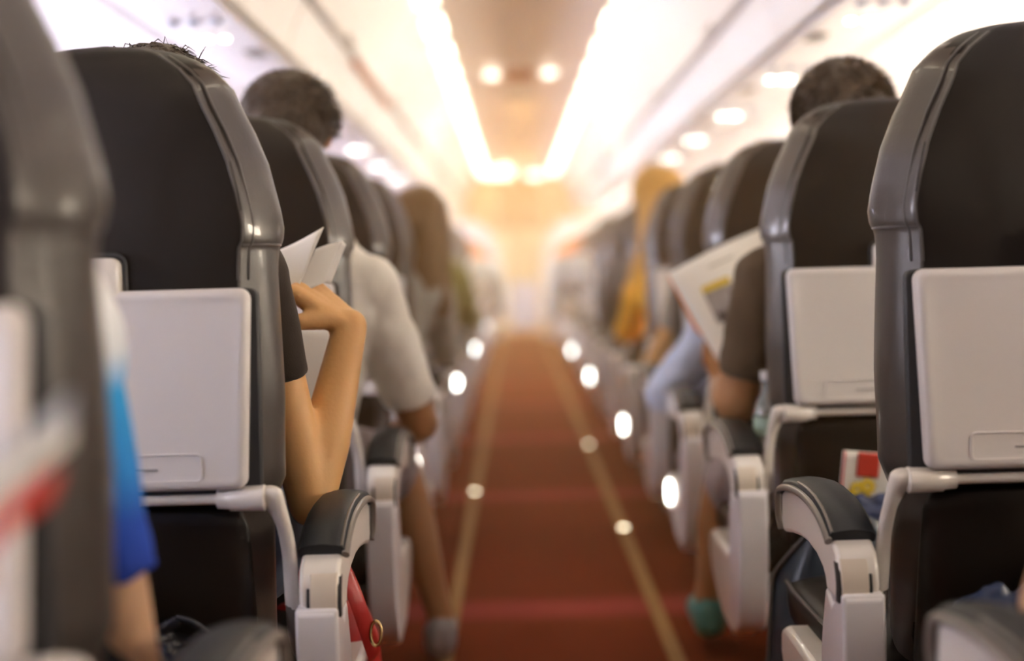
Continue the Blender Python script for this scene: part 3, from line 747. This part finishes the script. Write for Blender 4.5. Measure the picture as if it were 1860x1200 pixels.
WHITE_TEE = cloth('white_cotton', (0.90, 0.86, 0.78)); BLACK_TEE = cloth('black_cotton', (0.035, 0.024, 0.017)); TAUPE = cloth('taupe_cotton', (0.105, 0.072, 0.045))
DENIM = cloth('denim', (0.06, 0.075, 0.12)); GREYS = cloth('grey_shorts', (0.34, 0.29, 0.30)); LIGHTBLUE = cloth('pale_blue_cotton', (0.50, 0.56, 0.70))
GREYSH = cloth('grey_knit', (0.36, 0.34, 0.30)); OLIVE = cloth('olive_cloth', (0.20, 0.19, 0.06)); SCARF = cloth('tan_scarf', (0.55, 0.30, 0.08))
ORANGEPR = mat('orange_dress', (0.85, 0.30, 0.02), 0.8, var=.9, vscale=9, col2=(0.80, 0.50, 0.02)); CHAR = cloth('charcoal_cloth', (0.08, 0.075, 0.075))
def bluegrad():
    m = bpy.data.materials.new('blue_ombre_cotton'); m.use_nodes = True; nt = m.node_tree; b = nt.nodes['Principled BSDF']; b.inputs['Roughness'].default_value = 0.8
    g = nt.nodes.new('ShaderNodeNewGeometry'); s = nt.nodes.new('ShaderNodeSeparateXYZ'); nt.links.new(g.outputs['Position'], s.inputs[0])
    mr = nt.nodes.new('ShaderNodeMapRange'); mr.inputs[1].default_value = 0.62; mr.inputs[2].default_value = 0.90; nt.links.new(s.outputs['Z'], mr.inputs[0])
    cr = nt.nodes.new('ShaderNodeValToRGB'); nt.links.new(mr.outputs[0], cr.inputs[0]); e = cr.color_ramp.elements
    e[0].position = 0.0; e[0].color = (0.01, 0.03, 0.30, 1); e[1].position = 1.0; e[1].color = (0.85, 0.85, 0.85, 1)
    for p, c in ((0.25, (0.01, 0.07, 0.48, 1)), (0.42, (0.02, 0.26, 0.72, 1)), (0.66, (0.02, 0.34, 0.75, 1)), (0.78, (0.75, 0.80, 0.85, 1))):
        k = e.new(p); k.color = c
    nt.links.new(cr.outputs[0], b.inputs['Base Color']); return m
BLUEG = bluegrad()

CHAR0 = cloth('black_trousers', (0.012, 0.012, 0.014))
# L2 : the reader with the bent arm
seated('person', 'person in a black short sleeved shirt, bare elbow on the armrest, holding white pages', 'left', 2, SKIN_GOLD, BLACK_TEE, DENIM, HAIRD,
       head=at(285, 258, 1.88), sh_in=at(462, 500, 1.84), el_in=at(566, 915, 1.85), wr_in=at(636, 592, 1.94),
       hand_in=dict(d=at(560, 520, 1.95) - at(636, 580, 1.94), n=(0.45, -0.35, 1.0), curl=0.75, k=1.14, thumb=-1), vox=0.0048, strands=1200,
       arm_r=(0.036, 0.033, 0.035, 0.026), sleeve_r=0.036, sleeve_f=0.46, fold=0.004, fwd=-0.02, sw=0.155)
# L3 : white T-shirt
seated('person', 'man with dark hair in a white short sleeved shirt leaning out over the armrest', 'left', 3, SKIN_TAN, WHITE_TEE, GREYS, HAIRD, shorts=True,
       head=at(525, 248, 2.60), sh_in=at(668, 520, 2.56), el_in=at(762, 768, 2.72), wr_in=at(712, 800, 2.92), vox=0.006, strands=1800,
       sleeve_r=0.052, sleeve_f=0.80, fold=0.012, lean=0.13, arm_r=(0.046, 0.040, 0.036, 0.026), knee_in=at(722, 850, 2.95), ankle_in=at(800, 1120, 2.90), hscale=1.05, hk=0.94,
       shoes=mat('sandal_grey', (0.35, 0.33, 0.34), 0.5))
# L1 : blue ombre sleeve
seated('person', 'blurred person in a white to deep blue sleeve beside the nearest left seat', 'left', 1, SKIN_PALE, BLUEG, CHAR0, HAIRD, head=(-0.60, 1.14, 1.10), lean=0.0,
       sh_in=at(112, 640, 1.12), el_in=at(246, 1215, 1.15), wr_in=at(235, 1300, 1.34), vox=0.009, sleeve_r=0.032, sleeve_f=0.70, arm_r=(0.032, 0.024, 0.025, 0.021), fold=0.006, knee_in=(-0.62, 1.46, 0.40))
# L0 : only hand and magazine reach into the frame
seated('person', 'blurred hand at the lower left edge holding a magazine', 'left', 0, SKIN_PALE, GREYSH, DENIM, HAIRD,
       sh_in=(-0.47, 0.36, 0.88), el_in=(-0.46, 0.44, 0.62), wr_in=at(-600, 1180, 0.60), hand_in=dict(d=(0.9, 0.1, 0.25), n=(0, -1, 0.2), curl=0.5, thumb=-1), vox=0.009, sleeve='long', sleeve_r=0.038)
# R2 : curly haired man with magazine
seated('person', 'man with short curly dark hair and taupe shirt reading the magazine', 'right', 3, SKIN_TAN, TAUPE, GREYS, HAIRD, shorts=True,
       head=at(1525, 228, 2.58), sh_in=at(1390, 505, 2.56), el_in=at(1338, 728, 2.60), wr_in=at(1312, 700, 2.93), vox=0.006, strands=4200,
       hand_in=dict(d=(0.25, 0.30, 1.0), n=(0.1, 0.9, -0.2), curl=0.35, thumb=1), hk=0.96, hthick=0.012,
       sleeve_r=0.048, sleeve_f=0.78, fold=0.011, arm_r=(0.046, 0.045, 0.042, 0.029), knee_in=at(1318, 885, 2.93), ankle_in=at(1285, 1085, 2.98),
       shoes=mat('shoe_teal', (0.05, 0.22, 0.19), 0.5))
# R3 : pale blue long sleeve
seated('person', 'person in a pale blue long sleeved shirt with the elbow out in the aisle', 'right', 4, SKIN_PALE, LIGHTBLUE, DENIM, HAIRD,
       sh_in=at(1330, 545, 3.34), el_in=at(1205, 715, 3.42), wr_in=at(1290, 640, 3.6), sleeve='long', sleeve_r=0.050, fold=0.014, vox=0.009, head=(0.58, 3.36, 1.08), hk=.95)
# R4 : golden forearm
seated('person', 'person in a pale grey shirt with a golden bare forearm ahead of the magazine', 'right', 5, SKIN_GOLD, GREYSH, DENIM, HAIRD,
       sh_in=at(1245, 545, 4.05), el_in=at(1195, 660, 4.10), wr_in=at(1250, 590, 4.3), vox=0.010, sleeve_r=0.045, sleeve_f=0.45, arm_r=(0.045, 0.042, 0.038, 0.028), head=(0.58, 4.1, 1.08), hk=.95)
# R6 : headscarf
seated('person', 'person in a tan headscarf and orange patterned dress leaning into the aisle', 'right', 6, SKIN_GOLD, ORANGEPR, ORANGEPR, None, scarf=SCARF,
       head=at(1195, 362, 5.0), lean=0.10, fwd=0.0, vox=0.012, sleeve='long', sh_in=at(1165, 520, 4.9), el_in=at(1140, 600, 5.1), hk=1.0)
# L5 : long brown hair
seated('person', 'person with long brown hair and grey top leaning into the aisle', 'left', 5, SKIN_PALE, GREYSH, GREYSH, HAIRB, hair='long',
       head=at(762, 415, 4.15), lean=0.16, fwd=0.05, sh_in=at(790, 530, 4.15), el_in=at(808, 640, 4.3), vox=0.012, sleeve='long')
seated('person', 'person in an olive sleeve further along the left of the aisle', 'left', 8, SKIN_PALE, OLIVE, DENIM, HAIRD, lean=0.16, vox=0.014, sleeve='long', sh_in=at(832, 505, 6.3), el_in=at(855, 580, 6.4), head=(-0.52, 6.3, 1.1))
seated('person', 'person in dark charcoal clothes between the headscarf and the forward rows', 'right', 7, SKIN_PALE, CHAR, CHAR, HAIRD, lean=0.10, vox=0.014, sleeve='long', head=(0.55, 5.6, 1.1), sh_in=at(1120, 500, 5.7), el_in=at(1105, 580, 5.8))
seated('person', 'person in a white shirt leaning out far forward on the right', 'right', 10, SKIN_PALE, WHITE_TEE, GREYS, HAIRD, lean=0.22, vox=0.014, sleeve='long', head=(0.50, 7.85, 1.06))
seated('person', 'person in a white shirt leaning out far forward on the left', 'left', 11, SKIN_PALE, WHITE_TEE, GREYS, HAIRD, lean=0.20, vox=0.014, sleeve='long', head=(-0.50, 8.6, 1.06))
# R0 : an arm at the lower right corner
seated('person', 'arm reaching in at the lower right corner above the dark armrest pad', 'right', 1, SKIN_PALE, DENIM, CHAR0, HAIRD,
       sh_in=(0.46, 1.06, 0.88), el_in=at(1925, 1110, 1.16), wr_in=(0.50, 1.35, 0.62), vox=0.009, sleeve='short', sleeve_r=0.042, knee_in=(0.66, 1.46, 0.40))

# ------------------------------------------------------------------ carried and held things
def sheet(name, corners, m, thick=0.0012, bend=0.0, n=10, parent=None, bend_axis=0):
    """a slightly bent sheet of paper between four corners (a b along the top, d c along the bottom)"""
    a, b, c, d = [Vector(p) for p in corners]; nrm = (b - a).cross(d - a).normalized()
    vs = []; fs = []
    for q in range(n + 1):
        for r in range(n + 1):
            u, v = q / n, r / n
            p = a.lerp(b, u).lerp(d.lerp(c, u), v); h = u if bend_axis == 0 else v
            vs.append(p + nrm * bend * math.sin(PI * h))
    for q in range(n):
        for r in range(n):
            k = q * (n + 1) + r; fs.append((k, k + 1, k + n + 2, k + n + 1))
    org = parent.location if parent else Vector()
    mb = MB().add([v - org for v in vs], fs); o = mb.build(name, m, parent)
    s = o.modifiers.new('s', 'SOLIDIFY'); s.thickness = thick; s.offset = 0
    return o
# white pages held by the left reader
t = thing('booklet', 'open white pages held up in the bent hand on the left', 'booklet', at(560, 520, 1.96))
sheet('page', [at(470, 468, 1.99), at(588, 412, 1.97), at(540, 526, 1.93), at(500, 500, 1.94)], PAPER, 0.001, 0.004, parent=t)
sheet('page', [at(573, 452, 1.98), at(620, 438, 1.99), at(592, 512, 1.95), at(533, 540, 1.93)], PAPERG, 0.001, -0.002, parent=t)
sheet('cover', [at(621, 437, 1.99), at(628, 444, 2.0), at(600, 516, 1.96), at(590, 514, 1.95)], PAPERG, 0.002, 0.0, parent=t)
t = thing('newspaper', 'white sheet lying below the bent hand of the reader on the left', 'paper', at(575, 660, 2.0))
sheet('sheet', [at(520, 585, 2.02), at(612, 600, 2.06), at(585, 780, 1.98), at(505, 780, 1.95)], PAPERG, 0.001, 0.004, parent=t)

# magazine of the curly haired man
t = thing('magazine', 'open white magazine with a yellow headed photo held by the curly haired man', 'magazine', at(1330, 560, 2.9))
c1 = [at(1213, 497, 2.92), at(1385, 414, 2.98), at(1440, 640, 2.86), at(1303, 655, 2.84)]
sheet('page', c1, PAPER, 0.003, -0.018, parent=t, bend_axis=0)
sheet('cover', [at(1212, 500, 2.935), at(1260, 478, 2.95), at(1310, 640, 2.87), at(1262, 600, 2.90)], ORANGE, 0.002, 0.0, parent=t)
sheet('page', [at(1378, 418, 2.98), at(1450, 378, 2.95), at(1480, 560, 2.86), at(1420, 600, 2.84)], PAPER, 0.003, -0.012, parent=t)
def on_page(u, v, lift):
    a, b, c, d = c1; nrm = (b - a).cross(d - a).normalized()
    if nrm.y > 0: sg = -1
    else: sg = 1
    p = a.lerp(b, u).lerp(d.lerp(c, u), v); nr = (b - a).cross(d - a).normalized()
    return p + nr * -0.018 * math.sin(PI * u) + nr * sg * lift
def patch(u0, u1, v0, v1, m, name, lift=0.003):
    vs = []; fs = []; n = 8
    for q in range(n + 1):
        for r in range(3): vs.append(on_page(u0 + (u1 - u0) * q / n, v0 + (v1 - v0) * r / 2, lift) - t.location)
    for q in range(n):
        for r in range(2): k = q * 3 + r; fs.append((k, k + 1, k + 4, k + 3))
    MB().add(vs, fs).build(name, m, t)
patch(0.20, 0.62, 0.34, 0.66, GREYP, 'photo_print')
patch(0.20, 0.50, 0.28, 0.345, YEL, 'yellow_heading', 0.0035)
patch(0.24, 0.34, 0.56, 0.66, DARKP, 'dark_print', 0.004)
patch(0.45, 0.52, 0.40, 0.47, DARKP, 'dark_print', 0.004)
patch(0.35, 0.62, 0.13, 0.145, mat('grey_text_print', (.45, .43, .40), .6), 'text_line', 0.0035)

# magazine at far left
t = thing('magazine', 'blurred magazine with a red stripe at the lower left edge', 'magazine', at(60, 900, 0.62))
sheet('page', [at(-60, 905, 0.60), at(128, 715, 0.66), at(126, 800, 0.66), at(-60, 1010, 0.60)], mat('magazine_blue_white', (0.42, 0.45, 0.55), 0.4), 0.002, 0.004, parent=t)
sheet('page_edge', [at(-60, 920, 0.597), at(128, 770, 0.655), at(124, 805, 0.655), at(-60, 960, 0.597)], PAPER, 0.002, 0.004, parent=t)
sheet('red_stripe', [at(-60, 985, 0.595), at(110, 845, 0.653), at(92, 905, 0.65), at(-60, 1040, 0.595)], RED, 0.002, 0.004, parent=t)

# booklet with sunflowers and red label in the pocket of the right second seat
t = thing('booklet', 'white booklet with a red square and yellow flowers in the right seat pocket', 'booklet', at(1565, 860, 2.30))
bk = [at(1532, 818, 2.300), at(1632, 826, 2.300), at(1618, 960, 2.32), at(1520, 950, 2.32)]
sheet('cover', bk, PAPER, 0.006, 0.0, parent=t)
def onb(u, v, l=0.005): return bk[0].lerp(bk[1], u).lerp(bk[3].lerp(bk[2], u), v) + Vector((0, -l, 0))
def bp(u0, u1, v0, v1, m, n, l=0.0045): sheet(n, [onb(u0, v0, l), onb(u1, v0, l), onb(u1, v1, l), onb(u0, v1, l)], m, 0.0006, parent=t)
bp(0.26, 0.66, 0.0, 0.33, RED, 'red_square'); bp(0.0, 0.035, 0.0, 1.0, RED, 'red_spine')
for (u, v, r) in ((0.30, 0.50, .15), (0.48, 0.45, .16), (0.22, 0.60, .14), (0.45, 0.60, .14)):
    fl = MB(); c = onb(u, v, 0.006) - t.location
    for q in range(10):
        a = 2 * PI * q / 10; e = Vector((math.cos(a), 0, math.sin(a))); w = Vector((-math.sin(a), 0, math.cos(a)))
        fl.add([c + e * 0.002, c + e * r * .05 + w * 0.005, c + e * r * 0.11, c + e * r * .05 - w * 0.005, c + e * r * .05 + Vector((0, -0.001, 0))], [(0, 1, 4), (1, 2, 4), (2, 3, 4), (3, 0, 4)])
    fl.build('flower_print', YEL, t, smooth=False)
MB().ball(onb(0.42, 0.56, 0.007) - t.location, (0.005, 0.001, 0.005)).build('flower_centre', DARKP, t)
# headphones / dark blue cloth bag on the pocket
b = Body()
for q in range(9):
    p = at(1535 + 12 * q, 915 + 8 * math.sin(q * 2.1), 2.30); b.cap(p, at(1541 + 12 * q, 905 + 9 * math.cos(q * 1.7), 2.31), 0.010, 0.008)
b.cap(at(1545, 935, 2.30), at(1625, 930, 2.30), 0.02, 0.02)
t = thing('cloth_pouch', 'crumpled dark blue cloth pouch below the sunflower booklet', 'pouch', at(1580, 920, 2.3))
b.build('pouch', mat('navy_nylon', (0.03, 0.045, 0.11), 0.3), t, 0.005, 3, 0.010, 0.02)
# coat hanging in front of right second seat
t = thing('leather_jacket', 'dark navy leather jacket hanging between the right armrest and the seat ahead', 'jacket', at(1450, 1080, 2.12))
mb = MB(); vs = []; fs = []
top = [at(1404, 1050, 2.16), at(1430, 1010, 2.14), at(1470, 968, 2.12), at(1510, 930, 2.12), at(1560, 930, 2.14), at(1600, 940, 2.16)]
bot = [at(1395, 1215, 2.14), at(1425, 1215, 2.06), at(1460, 1215, 2.02), at(1500, 1215, 2.04), at(1560, 1215, 2.10), at(1610, 1215, 2.12)]
for q in range(6):
    for r in range(9):
        p = top[q].lerp(bot[q], r / 8); p.y += 0.014 * math.sin(r * 1.1 + q * 1.9); vs.append(p - t.location)
for q in range(5):
    for r in range(8): k = q * 9 + r; fs.append((k, k + 1, k + 10, k + 9))
jm = mat('navy_leather', (0.018, 0.028, 0.045), 0.32, bump=0.05, bscale=100)
o = mb.add(vs, fs).build('jacket_body', jm, t, sub=2); s = o.modifiers.new('s', 'SOLIDIFY'); s.thickness = 0.012
MB().tube([v - t.location for v in crv([bot[0], at(1400, 1120, 2.15), top[0], top[1], top[2], top[3]], 5)], 0.004, 8).build('jacket_hem', PIPING, t)

# water bottle beside the curly haired man
t = thing('water_bottle', 'small clear water bottle beside the curly haired man', 'bottle', at(1396, 812, 2.47))
BOT = mat('clear_plastic', (0.85, 0.95, 0.92), 0.08, trans=0.75); 
MB().loft([[(r * math.cos(2 * PI * k / 18), r * math.sin(2 * PI * k / 18), z) for k in range(18)] for z, r in ((0, .020), (.004, .026), (.05, .027), (.07, .027), (.09, .020), (.108, .0115), (.128, .011))]).build('bottle_body', BOT, t)
MB().tube([(0, 0, 0.128), (0, 0, 0.145)], 0.0135, 14).build('bottle_cap', mat('white_cap', (0.85, 0.85, 0.85), 0.3), t)
MB().tube([(0, 0, 0.025), (0, 0, 0.06)], 0.0278, 18).build('bottle_label', mat('label_green', (0.45, 0.62, 0.52), 0.4), t)

# red handbag by the left reader
t = thing('handbag', 'red leather handbag with a gold buckle behind the left armrest', 'bag', at(640, 1170, 1.98))
RL = mat('red_leather', (0.50, 0.035, 0.030), 0.35, bump=0.06, bscale=120)
rings = []
for z, w, dd in ((0.20, .055, .035), (0.215, .085, .055), (0.27, .095, .06), (0.34, .09, .05), (0.385, .075, .03), (0.395, .06, .02)):
    rings.append([(w * abs(math.cos(a)) ** .6 * (1 if math.cos(a) > 0 else -1), dd * abs(math.sin(a)) ** .6 * (1 if math.sin(a) > 0 else -1), z) for a in [2 * PI * k / 24 + .01 for k in range(24)]])
o = MB().loft(rings).build('bag_body', RL, t); off = Vector((-0.395, 1.98, 0)) - t.location; o.location = off
pts = crv([at(600, 985, 1.86), at(636, 1060, 1.86), at(655, 1110, 1.86), at(673, 1165, 1.88), at(680, 1190, 1.90), at(665, 1197, 1.92), at(640, 1180, 1.94)], 5)
MB().tube([p - t.location for p in pts], 0.013, 10, flat=0.25).build('bag_strap', RL, t)
pts = crv([at(540, 975, 1.92), at(546, 1010, 1.90), at(560, 1080, 1.88), at(600, 1170, 1.9)], 5)
MB().tube([p - t.location for p in pts], 0.014, 10, flat=0.3).build('bag_strap', RL, t)
GOLD = mat('gold_metal', (0.75, 0.55, 0.25), 0.25, metal=1)
bc = at(683, 1150, 1.87) - t.location
MB().tube([bc + Vector((0.008 * math.cos(a), 0.004 * math.sin(a), 0.017 * math.sin(a))) for a in [2 * PI * k / 16 for k in range(17)]], 0.0026, 8).build('buckle', GOLD, t)

# black purse at the lower left
t = thing('purse', 'crumpled shiny black purse at the bottom between the left seats', 'bag', at(310, 1170, 1.56))
b = Body(); b.cap(at(250, 1190, 1.58), at(350, 1200, 1.58), 0.035, 0.03)
b.cap(at(285, 1150, 1.58), at(325, 1128, 1.575), 0.012, 0.007); b.cap(at(265, 1160, 1.585), at(300, 1150, 1.58), 0.014, 0.010)
b.build('purse_body', mat('black_patent', (0.02, 0.02, 0.024), 0.18, bump=0.15, bscale=90), t, 0.0035, 2, 0.010, 0.02)
pts = crv([at(322, 1122, 1.575), at(350, 1130, 1.57), at(380, 1150, 1.57), at(410, 1172, 1.56), at(420, 1210, 1.55)], 5)
MB().tube([p - t.location for p in pts], 0.005, 8).build('purse_strap', mat('black_strap', (0.02, 0.02, 0.024), 0.25), t)
# navy cloth lower right
t = thing('folded_jacket', 'crumpled dark blue jacket behind the lower right armrest pad', 'jacket', at(1820, 1090, 1.50))
b = Body()
for q in range(8): b.cap(at(1760 + 18 * q, 1105 + 12 * math.sin(q * 2.3), 1.48 + 0.01 * (q % 3)), at(1780 + 18 * q, 1080 + 14 * math.cos(q * 1.9), 1.50), 0.012, 0.009)
b.cap(at(1770, 1130, 1.50), at(1900, 1130, 1.50), 0.03, 0.03)
b.build('jacket_body', mat('navy_cloth', (0.02, 0.035, 0.09), 0.4), t, 0.005, 3, 0.012, 0.025)
